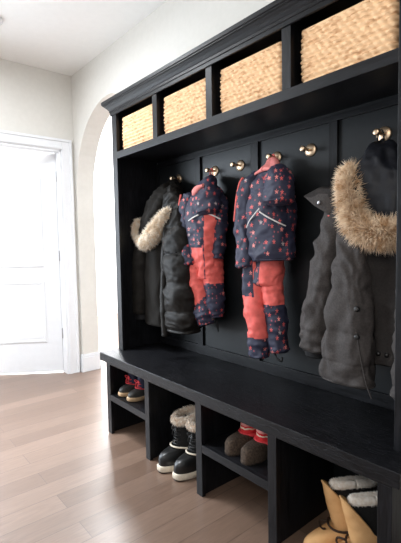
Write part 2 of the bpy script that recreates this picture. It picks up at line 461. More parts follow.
# door leaf, two panels, upper panel with an arched head; it stands open away from us
DW, DT = .80, .035
ang = math.radians(33)
leaf = boxbm(0, DW, -DT, 0, .012, DH-.016, .002)
door = structure(obj('door_1', leaf, WHITE, smooth=False), 'white two panel interior door standing ajar', 'door')
door.location = (XF-.09, DY1-.016, 0)
door.rotation_euler = (0, 0, math.atan2(-math.cos(ang), -math.sin(ang)))
def panel_ring(x0, x1, z0, z1, rise):
    p = [(x0, z0), (x1, z0)]
    for k in range(13):
        u = k/12; x = x1+(x0-x1)*u
        p.append((x, z1+rise*math.sin(PI*u)))
    return p
def door_panel(x0, x1, z0, z1, rise, yface, out):
    bm = bmesh.new(); rings = []
    for ins, dep in ((0, .0005), (.004, .007), (.016, .009), (.03, .003), (.045, .004)):
        p = panel_ring(x0+ins, x1-ins, z0+ins, z1-ins, rise)
        rings.append([Vector((x, yface+out*dep, z)) for x, z in p])
    loft(bm, rings, cap0=False)
    return bm
# the face towards the room is local +Y or -Y depending on the swing; mould both
for yf, out in ((0, 1), (-DT, -1)):
    for a in ((.135, DW-.135, .99, 1.80, .07), (.135, DW-.135, .29, .86, 0)):
        obj('door_panel', door_panel(*a, yf, out), WHITE, door, smooth=False)
for z in (.37, 1.09, 1.81):
    bm = bmesh.new(); add_box(bm, -.012, .002, -.045, .001, z-.045, z+.045, .001)
    bm2 = bm; lathe(bm2, [(.006, z-.047), (.007, z-.045), (.007, z+.045), (.006, z+.047)], 12, at=(-.006, .006, 0))
    obj('hinge', bm2, NICKEL, door)
# tall window further along the same wall, outside the picture: frame, mullions and a sheet of glass
bm = bmesh.new()
for a, b, c, d in ((WY0, WY1, WZ0, WZ0+.05), (WY0, WY1, WZ1-.05, WZ1), (WY0, WY0+.05, WZ0, WZ1), (WY1-.05, WY1, WZ0, WZ1), ((WY0+WY1)/2-.03, (WY0+WY1)/2+.03, WZ0, WZ1)):
    add_box(bm, XF-.09, XF-.04, a, b, c, d, .003)
for a, b, c, d in ((WY0-.09, WY1+.09, WZ1, WZ1+.09), (WY0-.09, WY1+.09, WZ0-.09, WZ0), (WY0-.09, WY0, WZ0, WZ1), (WY1, WY1+.09, WZ0, WZ1)):
    add_box(bm, XF, XF+.016, a, min(b, DY0-W-.002), c, d, .003)
structure(obj('window_1', bm, WHITE, smooth=False), 'tall white framed window further along the door wall', 'window')
structure(obj('wall_4', boxbm(-4.1, XF-.11, -.80, -.74, 0, H), HALL, smooth=False), 'partition beside the room behind the door', 'wall')
# hall beyond the arch and the door: plain white walls
structure(obj('wall_1', boxbm(-4.2, 4.2, 2.9, 3.0, 0, H), HALL, smooth=False), 'white hall wall beyond the arch', 'wall')
structure(obj('wall_2', boxbm(-4.2, -4.1, -.80, 3.0, 0, H), HALL, smooth=False), 'white wall beyond the open door', 'wall')
structure(obj('wall_3', boxbm(1.6, 1.7, YB, 2.9, 0, H), HALL, smooth=False), 'white end wall of the hall', 'wall')
# smoke detector at the edge of view
bm = bmesh.new(); lathe(bm, [(.064, 0), (.066, -.006), (.062, -.022), (.05, -.032), (.02, -.036)], 32)
o = obj('smoke_detector', bm, WHITE, loc=(-.715, -.475, H))
o['label'] = 'round white smoke detector on the ceiling'; o['category'] = 'smoke detector'

# ------------------------------------------------------------------ the bench unit
UL, WS, BW, DT2 = 1.828, .055, .398, .042
ZT, ZC, ZR1, ZR0, HT, TH = 2.058, 2.012, 1.748, 1.707, .510, .049
YF, YL, YP = -.123, -.097, .32
unit = thing('coat_rack_bench', 'tall black oak entry bench with pegs, basket cubbies and shoe cubbies', 'bench', (UL/2, .1, 0))
U = Vector((UL/2, .1, 0))
def upart(name, m, *boxes, bev=.0015, label=None):
    bm = bmesh.new()
    for b in boxes: add_box(bm, *b, bev=bev)
    for v in bm.verts: v.co -= U
    o = obj(name, bm, m, unit, smooth=False)
    if label: o['label'] = label
    return o
edges = [WS+i*(BW+DT2) for i in range(4)]               # left side of each bay
# lower half
upart('seat_board', OAK_SEAT, (-.02, UL+.02, YF, YP+.004, HT-TH, HT), bev=.003)
upart('apron', OAK_X, (.013, UL-.013, YL, YL+.02, .440, HT-TH))
xs = [(.013, .060)]+[(edges[i]-DT2, edges[i]) for i in (1, 2, 3)]+[(UL-.058, UL-.013)]
for k, (a, b) in enumerate(xs):
    upart('bench_stile', OAK_Z, (a, b, YL, YL+.02, 0, .440))
for k, (a, b) in enumerate([(.016, .036), (edges[1]-DT2+.011, edges[1]-.011), (edges[2]-DT2+.011, edges[2]-.011), (edges[3]-DT2+.011, edges[3]-.011), (UL-.036, UL-.016)]):
    upart('bench_divider', OAK_Z, (a, b, YL+.02, YP, 0, HT-TH))
for i in (0, 2):
    a = .036 if i == 0 else edges[i]-.011; b = edges[i]+BW+.011
    upart('shoe_shelf', OAK_X, (a, b, YL+.02, YP-.012, .229, .250))
    upart('shelf_rail', OAK_X, (max(a, .060) if i == 0 else edges[i], edges[i]+BW, YL+.0005, YL+.02, .213, .250))
upart('bench_back', PANEL, (.036, UL-.036, YP-.012, YP, 0, HT-TH))
# upper half
upart('stile', OAK_Z, (0, WS, 0, .02, HT, ZC))
upart('stile', OAK_Z, (UL-WS, UL, 0, .02, HT, ZC))
upart('side_panel', OAK_Z, (.002, .022, .02, YP, HT, ZC))
upart('side_panel', OAK_Z, (UL-.022, UL-.002, .02, YP, HT, ZC))
upart('back_panel', PANEL, (.022, UL-.022, YP, YP+.004, HT, ZC))
zt, zb = 1.682, .565
upart('panel_rail', OAK_X, (.022, UL-.022, YP-.013, YP, zt, ZR0))
upart('panel_rail', OAK_X, (.022, UL-.022, YP-.013, YP, HT, zb))
for a, b in ((.022, .045), (.428, .477), (.880, .931), (1.335, 1.377), (UL-.06, UL-.022)):
    upart('batten', OAK_Z, (a, b, YP-.013, YP, zb, zt))
upart('cubby_shelf', OAK_X, (.022, UL-.022, .02, YP, ZR0+.014, ZR1))
upart('shelf_rail', OAK_X, (WS, UL-WS, 0, .02, ZR0, ZR1))
for i in (1, 2, 3):
    upart('cubby_stile', OAK_Z, (edges[i]-DT2, edges[i], 0, .02, ZR1, 1.99))
    upart('cubby_divider', OAK_Z, (edges[i]-DT2+.008, edges[i]-.008, .02, YP, ZR1, ZC))
upart('top_rail', OAK_X, (WS, UL-WS, 0, .02, 1.985, ZC))
# crown: a profile swept along the front and mitred back along both ends
prof = [(0, 1.972), (-.006, 1.974), (-.006, 1.990), (-.010, 1.993), (-.010, 2.004), (-.014, 2.008), (-.022, 2.018), (-.034, 2.030), (-.040, 2.034), (-.040, 2.038), (-.045, 2.041), (-.045, 2.058), (0.0, 2.058)]
bm = bmesh.new(); rings = []
for cx, cy, sx, sy in ((0, YP, 1, 0), (0, 0, 1, 1), (UL, 0, -1, 1), (UL, YP, -1, 0)):
    rings.append([Vector((cx+sx*d, cy+sy*d, z))-U for d, z in prof])
loft(bm, rings)
obj('crown_moulding', bm, OAK_X, unit, smooth=False)
upart('top_board', OAK_X, (.002, UL-.002, .0, YP, ZC+.002, ZC+.04))
# pegs
for x in (.257, .595, .796, 1.041, 1.236, 1.572):
    at = Vector((x, YP, 1.584))-U
    bm = bmesh.new(); lathe(bm, [(.029, 0), (.029, -.004), (.0275, -.006), (.008, -.0066)], 28, 'Y', at)
    h = obj('coat_peg', bm, BRASS, unit); h['label'] = 'round brass peg'
    bm = bmesh.new(); lathe(bm, [(.0065, -.006), (.0065, -.048)], 16, 'Y', at); obj('peg_stem', bm, BRASS, h)
    bm = bmesh.new(); lathe(bm, [(.009, -.046), (.012, -.048), (.0122, -.064), (.011, -.066), (.004, -.0663)], 20, 'Y', at); obj('peg_knob', bm, BRASS, h)

# ------------------------------------------------------------------ baskets
def basket_mesh():
    """plaited seagrass bin: rows of overlapping lozenges pressed into the wall of the bin"""
    w, d, h = .356, .255, .196
    per = []; r = .018
    for cx, cy, a0 in ((w/2-r, -d/2+r, -90), (w/2-r, d/2-r, 0), (-w/2+r, d/2-r, 90), (-w/2+r, -d/2+r, 180)):
        for k in range(5):
            a = math.radians(a0+k*22.5); per.append((Vector((cx+r*math.cos(a), cy+r*math.sin(a), 0)), Vector((math.cos(a), math.sin(a), 0))))
    # resample the outline evenly
    pts = []
    for i in range(len(per)):
        (p, n), (q, m) = per[i], per[(i+1) % len(per)]
        k = max(1, int((q-p).length/.0042))
        for j in range(k): pts.append((p.lerp(q, j/k), n.lerp(m, j/k).normalized()))
    rows, sub = 10, 6
    rings = []; s = 0; ls = []
    for i, (p, n) in enumerate(pts):
        ls.append(s); s += (pts[(i+1) % len(pts)][0]-p).length
    for zi in range(rows*sub+1):
        z = h*zi/(rows*sub); row = min(int(zi/sub), rows-1); f = zi/sub-row
        ring = []
        for i, (p, n) in enumerate(pts):
            u = ls[i]/s*44+(.5 if row % 2 else 0)+(f-.5)*.9
            b = (.35+.65*abs(math.sin(PI*u))**.7)*(.02+.98*math.sin(PI*f)**.8)
            b -= .9*max(0, 1-abs(math.sin(PI*u))*3.5)*max(0, 1-abs(f-.5)*2.2)*(.5+.5*noise.noise(Vector((ls[i]*30, row*3.1, 2))))
            b += .22*noise.noise(Vector((ls[i]*60, z*140, 2)))
            bow = .004*math.sin(PI*z/h)
            ring.append(Vector((p.x, p.y, z))+n*(b*.0105-.0075+bow))
        rings.append(ring)
    top = [Vector((p.x, p.y, h+.003))-n*.004 for p, n in pts]
    ins = [Vector((p.x, p.y, h))-n*.010 for p, n in pts]
    bot = [Vector((p.x, p.y, .012))-n*.012 for p, n in pts]
    bm = bmesh.new(); loft(bm, rings+[top, ins, bot])
    return bm
bk = thing('storage_basket', 'woven seagrass basket in the first cubby at the far left end', 'basket', (edges[0]+BW/2+.0, .155, ZR1), 'seagrass baskets in the top cubbies')
body = obj('basket_body', basket_mesh(), BASKET, bk)
bm = bmesh.new()
rim = [(x*.356/2*.95, y*.255/2*.95, .196, 0) for x, y in ((-1, -1), (0, -1), (1, -1), (1, 0), (1, 1), (0, 1), (-1, 1), (-1, 0), (-1, -1))]
for sgn in (0,):
    pr = [(-.178+.012, -.1275+.006), (.178-.012, -.1275+.006), (.178-.006, -.1275+.012), (.178-.006, .1275-.012), (.178-.012, .1275-.006), (-.178+.012, .1275-.006), (-.178+.006, .1275-.012), (-.178+.006, -.1275+.012), (-.178+.012, -.1275+.006)]
    tube(bm, [(x, y, .196) for x, y in pr], .006, n=8)
obj('rim', bm, BASKET, bk)
for i, lab in ((1, 'woven seagrass basket second from the far left end'), (2, 'woven seagrass basket third from the far left end'), (3, 'woven seagrass basket in the nearest cubby, cut by the photo edge')):
    copy_thing(bk, (edges[i]+BW/2, .155, ZR1), lab)

# ------------------------------------------------------------------ garments
def hang(name, label, cat, x, z=1.584, y=.27, group=None):
    return thing(name, label, cat, (x, y, z), group)
def gpart(root, name, bm, m, parent=None, smooth=True, label=None):
    off = Vector(root.location)
    for v in bm.verts: v.co -= off
    o = obj(name, bm, m, parent or root, smooth)
    if label: o['label'] = label
    return o
def loop_bm(x, z=1.584, low=1.53, y=.295, r=.0032, dx=0.):
    bm = bmesh.new()
    tube(bm, [(x-.016+dx, y-.004, low), (x-.011, y, z-.006), (x-.004, y, z+.0105), (x+.004, y, z+.0105), (x+.011, y, z-.006), (x+.016+dx, y-.004, low)], r, n=8, k=18)
    return bm

# --- black parka with pale fur hood (far left peg)
g = hang('parka', 'long black parka with pale fur hood hanging at the far left', 'coat', .257)
bm = garment(bmesh.new(), [(.245, .235, 1.44, .055, .045), (.235, .215, 1.36, .105, .07), (.215, .205, 1.25, .125, .08), (.20, .205, 1.0, .125, .078), (.20, .205, .80, .13, .08), (.20, .205, .675, .132, .08)],
             rings=90, n=64, wamp=.008, seed=1., wax=(1.2, 1.2, .5), hollow=.1, lobes=.007)
gpart(g, 'body', bm, BLACK_WOOL)
bm = garment(bmesh.new(), [(.125, .19, 1.30, .05, .05), (.085, .165, 1.2, .062, .056), (.06, .155, 1.05, .066, .056), (.048, .152, .88, .066, .056), (.040, .152, .735, .064, .054)], rings=70, n=44, wamp=.008, seed=2., bunch=.002, hollow=.04)
sl = gpart(g, 'sleeve', bm, BLACK_WOOL)
bm = garment(bmesh.new(), [(.045, .153, .75, .05, .04), (.047, .154, .695, .048, .038)], rings=14, n=30, wamp=.002, seed=3., hollow=.03)
gpart(g, 'cuff', bm, DARK_IN, sl)
bm = garment(bmesh.new(), [(.257, .275, 1.56, .03, .02), (.245, .235, 1.50, .06, .045), (.225, .205, 1.43, .092, .075), (.195, .185, 1.35, .11, .08), (.20, .18, 1.27, .10, .07)], rings=60, n=56, wamp=.016, seed=4., bunch=.003, lobes=.006)
hd = gpart(g, 'hood', bm, BLACK_WOOL)
gpart(g, 'fur_trim', fur([(.040, .165, 1.325, .026), (.032, .150, 1.295, .036), (.045, .140, 1.255, .034), (.085, .125, 1.215, .020), (.16, .11, 1.178, .026), (.235, .10, 1.205, .060), (.305, .10, 1.255, .060), (.37, .112, 1.32, .044), (.41, .13, 1.362, .020)], .04, 7600, .032, droop=.5, seed=11), FUR_CREAM, hd, label='pale fur trim')
gpart(g, 'hanging_loop', loop_bm(.257), DARK_IN)

# --- black quilted jacket, same peg
g = hang('puffer_jacket', 'black quilted jacket between the black parka and the navy snowsuit', 'coat', .257, y=.262)
bm = garment(bmesh.new(), [(.385, .22, 1.40, .05, .05), (.425, .185, 1.33, .08, .065), (.455, .165, 1.2, .098, .075), (.475, .155, 1.0, .108, .08), (.490, .15, .80, .116, .08), (.495, .15, .68, .112, .074)],
             rings=110, n=64, quilt=6.2, qamp=.017, wamp=.010, seed=5., wax=(1, 1, 1.5), hollow=.08, ex=2.6)
bd = gpart(g, 'body', bm, BLACK_PUFF)
bm = garment(bmesh.new(), [(.395, .135, 1.36, .016, .02), (.392, .112, 1.2, .019, .022), (.392, .098, 1.0, .021, .022), (.392, .092, .80, .022, .022), (.392, .092, .645, .022, .02)], rings=70, n=24, wamp=.006, seed=6., bunch=.001)
gpart(g, 'front_placket', bm, BLACK_PUFF)
bm = bmesh.new(); tube(bm, [(.42, .078, 1.13), (.48, .070, 1.125), (.53, .085, 1.13)], .004, n=8, k=10); gpart(g, 'pocket_zip', bm, DARK_IN)
bm = garment(bmesh.new(), [(.257, .272, 1.56, .025, .012), (.305, .24, 1.50, .05, .04), (.355, .205, 1.43, .075, .055), (.385, .195, 1.36, .08, .055)], rings=50, n=48, wamp=.016, seed=7., bunch=.004)
gpart(g, 'hood', bm, BLACK_PUFF)
gpart(g, 'hanging_loop', loop_bm(.257, y=.282), DARK_IN)

# --- navy star one-piece snowsuit with coral panels (second peg)
g = hang('snowsuit', 'child navy star print snowsuit with coral chest, hung beside the black jacket', 'snowsuit', .595)
def m_torso(s, th, p):
    if -58 < th < 40 and p.z < 1.345 and not (-22 < th < -4 and p.z > 1.30): return 1
    if p.z < 1.16 and -110 < th <= -62: return 1
    return 0
bm = garment(bmesh.new(), [(.605, .24, 1.475, .075, .045), (.625, .215, 1.42, .125, .072), (.63, .205, 1.33, .128, .082), (.63, .205, 1.2, .110, .078), (.63, .21, 1.08, .088, .066), (.632, .21, .99, .08, .06)],
             rings=100, n=80, wamp=.011, seed=8., bunch=.002, mi=m_torso)
gpart(g, 'body', bm, [STAR_A, CORAL])
def m_legA(s, th, p): return 0 if (p.z > 1.065 or p.z < .865+.0006*(th+60)) else 1
bm = garment(bmesh.new(), [(.575, .19, 1.12, .052, .055), (.578, .185, 1.0, .060, .056), (.598, .183, .90, .058, .052), (.630, .185, .80, .056, .05), (.655, .188, .735, .042, .038)], rings=80, n=48, wamp=.011, seed=9., bunch=.003, mi=m_legA, hollow=.02)
la = gpart(g, 'leg', bm, [STAR_A, CORAL])
def m_legB(s, th, p): return 0 if p.z < .965 else 1
bm = garment(bmesh.new(), [(.668, .225, 1.12, .055, .05), (.676, .222, 1.0, .052, .052), (.688, .222, .88, .048, .048), (.692, .222, .78, .042, .04)], rings=70, n=48, wamp=.009, seed=10., bunch=.003, mi=m_legB, hollow=.02)
lb = gpart(g, 'leg', bm, [STAR_A, CORAL])
bm = garment(bmesh.new(), [(.53, .21, 1.44, .045, .045), (.512, .185, 1.36, .050, .05), (.510, .17, 1.22, .050, .047), (.535, .155, 1.12, .048, .044), (.562, .145, 1.05, .045, .038)], rings=66, n=44, wamp=.011, seed=11., bunch=.003, hollow=.02)
gpart(g, 'sleeve', bm, STAR_A)
bm = garment(bmesh.new(), [(.715, .23, 1.42, .04, .045), (.728, .225, 1.32, .040, .045), (.73, .22, 1.2, .038, .040), (.722, .215, 1.10, .034, .034)], rings=60, n=40, wamp=.009, seed=12., bunch=.003, hollow=.02)
gpart(g, 'sleeve', bm, STAR_A)
bm = garment(bmesh.new(), [(.605, .28, 1.545, .02, .016), (.625, .245, 1.515, .050, .032), (.66, .205, 1.475, .073, .050), (.695, .17, 1.425, .080, .060), (.712, .155, 1.370, .073, .054), (.718, .153, 1.335, .062, .048)], rings=60, n=56, wamp=.011, seed=13., bunch=.0015)
hd = gpart(g, 'hood', bm, STAR_A)
bm = garment(bmesh.new(), [(.592, .165, 1.440, .010, .010), (.63, .142, 1.452, .017, .014), (.675, .126, 1.466, .016, .014), (.72, .122, 1.474, .009, .010)], rings=34, n=20, wamp=.004, seed=14.)
gpart(g, 'hood_lining', bm, PINK, hd, label='pink hood lining')
bm = bmesh.new(); tube(bm, [(.478, .165, 1.455), (.464, .165, 1.42), (.462, .158, 1.36), (.464, .152, 1.30)], .006, n=8, k=20); gpart(g, 'zip_edge', bm, CORAL, label='coral zip edge')
bm = bmesh.new(); tube(bm, [(.60, .118, 1.300), (.64, .113, 1.312), (.68, .116, 1.325), (.71, .128, 1.335)], .0038, n=8, k=20); tube(bm, [(.73, .14, 1.332), (.755, .162, 1.318), (.778, .190, 1.300)], .0038, n=8, k=16)
gpart(g, 'reflective_piping', bm, SILVER, label='white reflective piping')
bm = bmesh.new(); tube(bm, [(.70, .22, .76), (.71, .215, .715), (.72, .215, .70), (.715, .215, .725), (.705, .22, .755)], .0022, n=6, k=20); gpart(g, 'stirrup_cord', bm, DARK_IN, lb)
gpart(g, 'hanging_loop', loop_bm(.595, low=1.55), CORAL)

# --- navy star jacket (fourth peg) over coral snow trousers
g = hang('snow_jacket', 'child navy star print jacket hanging over coral snow trousers', 'jacket', 1.041)
bm = garment(bmesh.new(), [(1.045, .245, 1.488, .060, .035), (1.068, .22, 1.445, .094, .060), (1.09, .20, 1.36, .102, .074), (1.108, .19, 1.22, .108, .080), (1.12, .19, 1.13, .112, .078), (1.122, .19, 1.095, .102, .07)],
             rings=100, n=72, quilt=3.2, qamp=.007, wamp=.011, seed=21., bunch=.0015, hollow=.05)
gpart(g, 'body', bm, STAR_B)
bm = garment(bmesh.new(), [(1.0, .235, 1.495, .038, .036), (.975, .205, 1.43, .052, .05), (.965, .175, 1.28, .054, .048), (.972, .165, 1.17, .05, .044), (.985, .158, 1.06, .046, .04)], rings=70, n=44, wamp=.011, seed=22., bunch=.003, hollow=.02)
gpart(g, 'sleeve', bm, STAR_B)
bm = garment(bmesh.new(), [(1.155, .225, 1.41, .036, .036), (1.178, .22, 1.33, .038, .04), (1.188, .215, 1.2, .036, .038), (1.195, .205, 1.11, .034, .034)], rings=60, n=36, wamp=.009, seed=23., bunch=.002, hollow=.02)
gpart(g, 'sleeve', bm, STAR_B)
bm = garment(bmesh.new(), [(1.120, .235, 1.490, .03, .025), (1.160, .178, 1.472, .050, .040), (1.208, .130, 1.435, .062, .058), (1.228, .112, 1.388, .064, .060), (1.230, .110, 1.345, .060, .056)], rings=60, n=56, wamp=.010, seed=24., bunch=.0015)
hd = gpart(g, 'hood', bm, STAR_B)
bm = garment(bmesh.new(), [(1.005, .20, 1.494, .007, .008), (1.05, .185, 1.506, .009, .009), (1.10, .170, 1.508, .010, .009), (1.14, .165, 1.502, .008, .008)], rings=28, n=18, wamp=.003, seed=25.)
gpart(g, 'hood_lining', bm, PINK, hd, label='pink hood lining')
bm = garment(bmesh.new(), [(1.035, .22, 1.495, .022, .012), (1.055, .235, 1.525, .024, .012), (1.075, .245, 1.548, .022, .012), (1.10, .235, 1.535, .024, .014), (1.125, .215, 1.500, .026, .014)], rings=40, n=24, wamp=.005, seed=26.)
gpart(g, 'hood_gusset', bm, PINK, hd, label='pink inside of the hood')
bm = garment(bmesh.new(), [(1.115, .226, 1.530, .013, .012), (1.13, .210, 1.505, .015, .012)], rings=14, n=16, wamp=.003, seed=27.)
gpart(g, 'care_label', bm, BRIGHT_IN, hd)
bm = bmesh.new(); tube(bm, [(.955, .175, 1.488), (.938, .168, 1.46), (.925, .162, 1.40), (.918, .158, 1.34), (.912, .155, 1.28)], .006, n=8, k=20); gpart(g, 'zip_edge', bm, CORAL, label='coral zip edge')
bm = bmesh.new(); tube(bm, [(1.03, .117, 1.245), (1.06, .106, 1.275), (1.10, .100, 1.305), (1.125, .100, 1.325)], .0032, n=8, k=20); tube(bm, [(1.125, .100, 1.31), (1.165, .108, 1.285), (1.205, .130, 1.26), (1.222, .16, 1.245)], .0032, n=8, k=16)
gpart(g, 'reflective_piping', bm, SILVER, label='white reflective piping')
gpart(g, 'hanging_loop', loop_bm(1.041, low=1.50), CORAL)

g = thing('snow_trousers', 'child coral snow trousers with navy star knees and cuffs', 'trousers', (1.06, .24, 1.18))
def m_hip(s, th, p): return 0 if th < -88 or th > 60 else 1
bm = garment(bmesh.new(), [(1.07, .235, 1.24, .065, .04), (1.065, .225, 1.15, .085, .05), (1.06, .215, 1.05, .085, .055), (1.06, .21, .98, .08, .055)], rings=60, n=64, wamp=.009, seed=31., mi=m_hip)
gpart(g, 'seat', bm, [STAR_B, CORAL])
def m_la(s, th, p):
    if p.z < .73: return 0
    if p.z > .925: return 0 if th < -58 or th > 120 else 1
    return 1
bm = garment(bmesh.new(), [(1.0, .20, 1.10, .050, .05), (1.0, .195, 1.0, .056, .052), (1.015, .19, .87, .053, .050), (1.035, .185, .74, .050, .046), (1.045, .182, .635, .046, .042)], rings=90, n=52, wamp=.011, seed=32., bunch=.003, mi=m_la, hollow=.02)
gpart(g, 'leg', bm, [STAR_B, CORAL])
def m_lb(s, th, p): return 0 if p.z < .89 else 1
bm = garment(bmesh.new(), [(1.085, .225, 1.10, .050, .05), (1.092, .222, 1.0, .048, .05), (1.108, .222, .87, .048, .048), (1.122, .222, .76, .046, .046), (1.13, .22, .668, .043, .042)], rings=90, n=52, wamp=.010, seed=33., bunch=.003, mi=m_lb, hollow=.02)
lb = gpart(g, 'leg', bm, [STAR_B, CORAL])
bm = bmesh.new(); tube(bm, [(1.12, .205, .66), (1.145, .185, .645), (1.17, .19, .635), (1.165, .20, .65)], .005, n=8, k=16); gpart(g, 'stirrup', bm, DARK_IN, lb)

# --- graphite parka with big fur hood (nearest peg)
g = hang('fur_hood_parka', 'grey parka with black hood and thick tan fur, nearest the camera', 'coat', 1.572)
bm = garment(bmesh.new(), [(1.58, .235, 1.38, .07, .05), (1.60, .22, 1.28, .125, .075), (1.61, .215, 1.12, .14, .085), (1.615, .215, .95, .145, .085), (1.62, .215, .80, .145, .085), (1.62, .215, .735, .145, .085)],
             rings=100, n=64, wamp=.013, seed=41., wax=(1.3, 1.3, .5), hollow=.12, lobes=.012)
bd = gpart(g, 'body', bm, GREY_DARK)
bm = bmesh.new()
for x in (1.655, 1.685): lathe(bm, [(.008, 0), (.008, -.004), (.002, -.006)], 14, 'Y', (x, .128, .775))
gpart(g, 'snap_row', bm, RUB_BLACK, bd)
bm = garment(bmesh.new(), [(1.555, .165, 1.29, .04, .04), (1.555, .135, 1.18, .055, .048), (1.552, .122, 1.0, .072, .052), (1.548, .115, .84, .088, .052), (1.546, .112, .73, .100, .052), (1.546, .112, .652, .102, .05)],
             rings=120, n=72, quilt=5, qamp=.008, wamp=.012, seed=42., wax=(1.3, 1.3, .8), ex=2.6, hollow=.03)
fp = gpart(g, 'front_panel', bm, GREY_COAT)
for z in (.935, .835):
    bm = bmesh.new(); lathe(bm, [(.010, 0), (.010, -.008), (.006, -.011), (.002, -.0112)], 16, 'Y', (1.605, .074, z)); gpart(g, 'snap', bm, RUB_BLACK, fp)
bm = bmesh.new(); tube(bm, [(1.60, .067, .88), (1.618, .068, .78), (1.64, .070, .68), (1.660, .074, .625)], .0024, n=6, k=20); gpart(g, 'drawcord', bm, GREY_COAT, fp)
bm = garment(bmesh.new(), [(1.75, .20, 1.22, .05, .04), (1.775, .16, 1.1, .055, .045), (1.777, .135, .9, .060, .05), (1.782, .125, .72, .064, .05), (1.782, .12, .64, .066, .05)], rings=90, n=48, quilt=6, qamp=.007, wamp=.009, seed=43., hollow=.03)
gpart(g, 'front_panel', bm, GREY_COAT)
bm = garment(bmesh.new(), [(1.485, .19, 1.32, .04, .045), (1.462, .17, 1.24, .052, .052), (1.43, .155, 1.1, .058, .056), (1.402, .15, .96, .058, .054), (1.385, .148, .82, .054, .050), (1.378, .146, .735, .052, .046)],
             rings=100, n=52, wamp=.014, seed=44., bunch=.004, hollow=.05, wax=(1, 1, .8))
sl = gpart(g, 'sleeve', bm, GREY_COAT)
bm = garment(bmesh.new(), [(1.38, .148, .75, .044, .038), (1.38, .149, .712, .042, .036)], rings=14, n=28, wamp=.002, seed=45., hollow=.02); gpart(g, 'cuff', bm, DARK_IN, sl)
# stand collar folded out over the shoulder: a stiff four sided flap
bm = bmesh.new()
fl = [(1.345, .130, 1.362), (1.400, .125, 1.318), (1.455, .135, 1.282), (1.485, .150, 1.315), (1.475, .140, 1.375), (1.405, .135, 1.385)]
ce = Vector((1.415, .118, 1.34))
top = [Vector(p)+Vector((.0, -.012, -.004)) for p in fl]; bot = [Vector(p)+Vector((.004, .016, .006)) for p in fl]
def sm(r, k): 
    c = sum(r, Vector())/len(r); return [c+(p-c)*k for p in r]
def fine(r):
    o = []
    for a, b in zip(r, r[1:]+r[:1]): o += [a.lerp(b, t/5) for t in range(5)]
    return o
top, bot = fine(top), fine(bot)
loft(bm, [[p+Vector((0, -.004, 0)) for p in sm(top, .55)], sm(top, .96), top, bot, sm(bot, .95)], mi=lambda i, j: 0 if i >= 2 or j > 16 else 1)
cl = gpart(g, 'collar', bm, [GREY_DARK, GREY_COAT])
bm = bmesh.new(); lathe(bm, [(.007, 0), (.007, -.004), (.002, -.0045)], 14, 'Y', (1.42, .113, 1.325)); gpart(g, 'snap', bm, NICKEL, cl)
bm = bmesh.new(); add_box(bm, 1.452, 1.459, .122, .134, 1.25, 1.275, .001); gpart(g, 'side_tab', bm, CORAL, label='small red tab')
bm = garment(bmesh.new(), [(1.580, .272, 1.540, .016, .012), (1.594, .25, 1.510, .040, .030), (1.608, .215, 1.455, .074, .055), (1.61, .20, 1.38, .115, .082), (1.62, .19, 1.27, .12, .085), (1.625, .19, 1.20, .10, .07)],
             rings=70, n=60, wamp=.014, seed=47., wax=(1.5, 1.5, .35), bunch=.001, lobes=.009)
hd = gpart(g, 'hood', bm, NAVY_HOOD)
gpart(g, 'fur_trim', fur([(1.530, .165, 1.430, .014), (1.535, .14, 1.41, .028), (1.548, .12, 1.365, .037), (1.563, .105, 1.305, .040), (1.590, .09, 1.24, .045), (1.635, .085, 1.205, .045), (1.69, .09, 1.195, .045), (1.745, .11, 1.20, .04), (1.765, .16, 1.24, .03)], .045, 11000, .046, droop=.3, seed=12, width=.0017, k=50), FUR_TAN, hd, label='thick tan fur trim')
gpart(g, 'hanging_loop', loop_bm(1.572, low=1.525), DARK_IN)

# ------------------------------------------------------------------ footwear (built with the toe towards -Y, heel at +Y, floor at z=0)
def foot_outline(Lg, wid, n=40, side=1, pinch=.8, blunt=.58):
    """sole outline as a closed loop, toe at y=-Lg/2"""
    pts = []
    for k in range(n):
        a = 2*PI*k/n; y = -math.cos(a)*Lg/2; t = (y+Lg/2)/Lg
        half = wid/2*(math.sin(PI*min(max(t*.5+.22, 0), 1))**.6)*(1 if t < .35 else 1-(1-pinch)*math.sin(PI*(t-.35)/.65*.75))
        x = math.copysign(abs(math.sin(a))**(blunt if y < 0 else .7), math.sin(a))*half
        x += side*.008*(1-t)*0.6
        pts.append((x, y))
    return pts
def scale_loop(pts, kx, ky, z, dy=0., lift=None):
    return [Vector((x*kx, y*ky+dy, z+(lift(y) if lift else 0))) for x, y in pts]
def sole_bm(Lg, wid, h, side):
    o = foot_outline(Lg, wid, 48, side); bm = bmesh.new()
    toe = lambda y: .006*max(0, (-y/(Lg/2)))**3
    loft(bm, [scale_loop(o, .93, .96, 0, lift=toe), scale_loop(o, 1, 1, h*.2, lift=toe), scale_loop(o, 1, 1, h*.85, lift=toe), scale_loop(o, .95, .97, h, lift=toe)])
    return bm
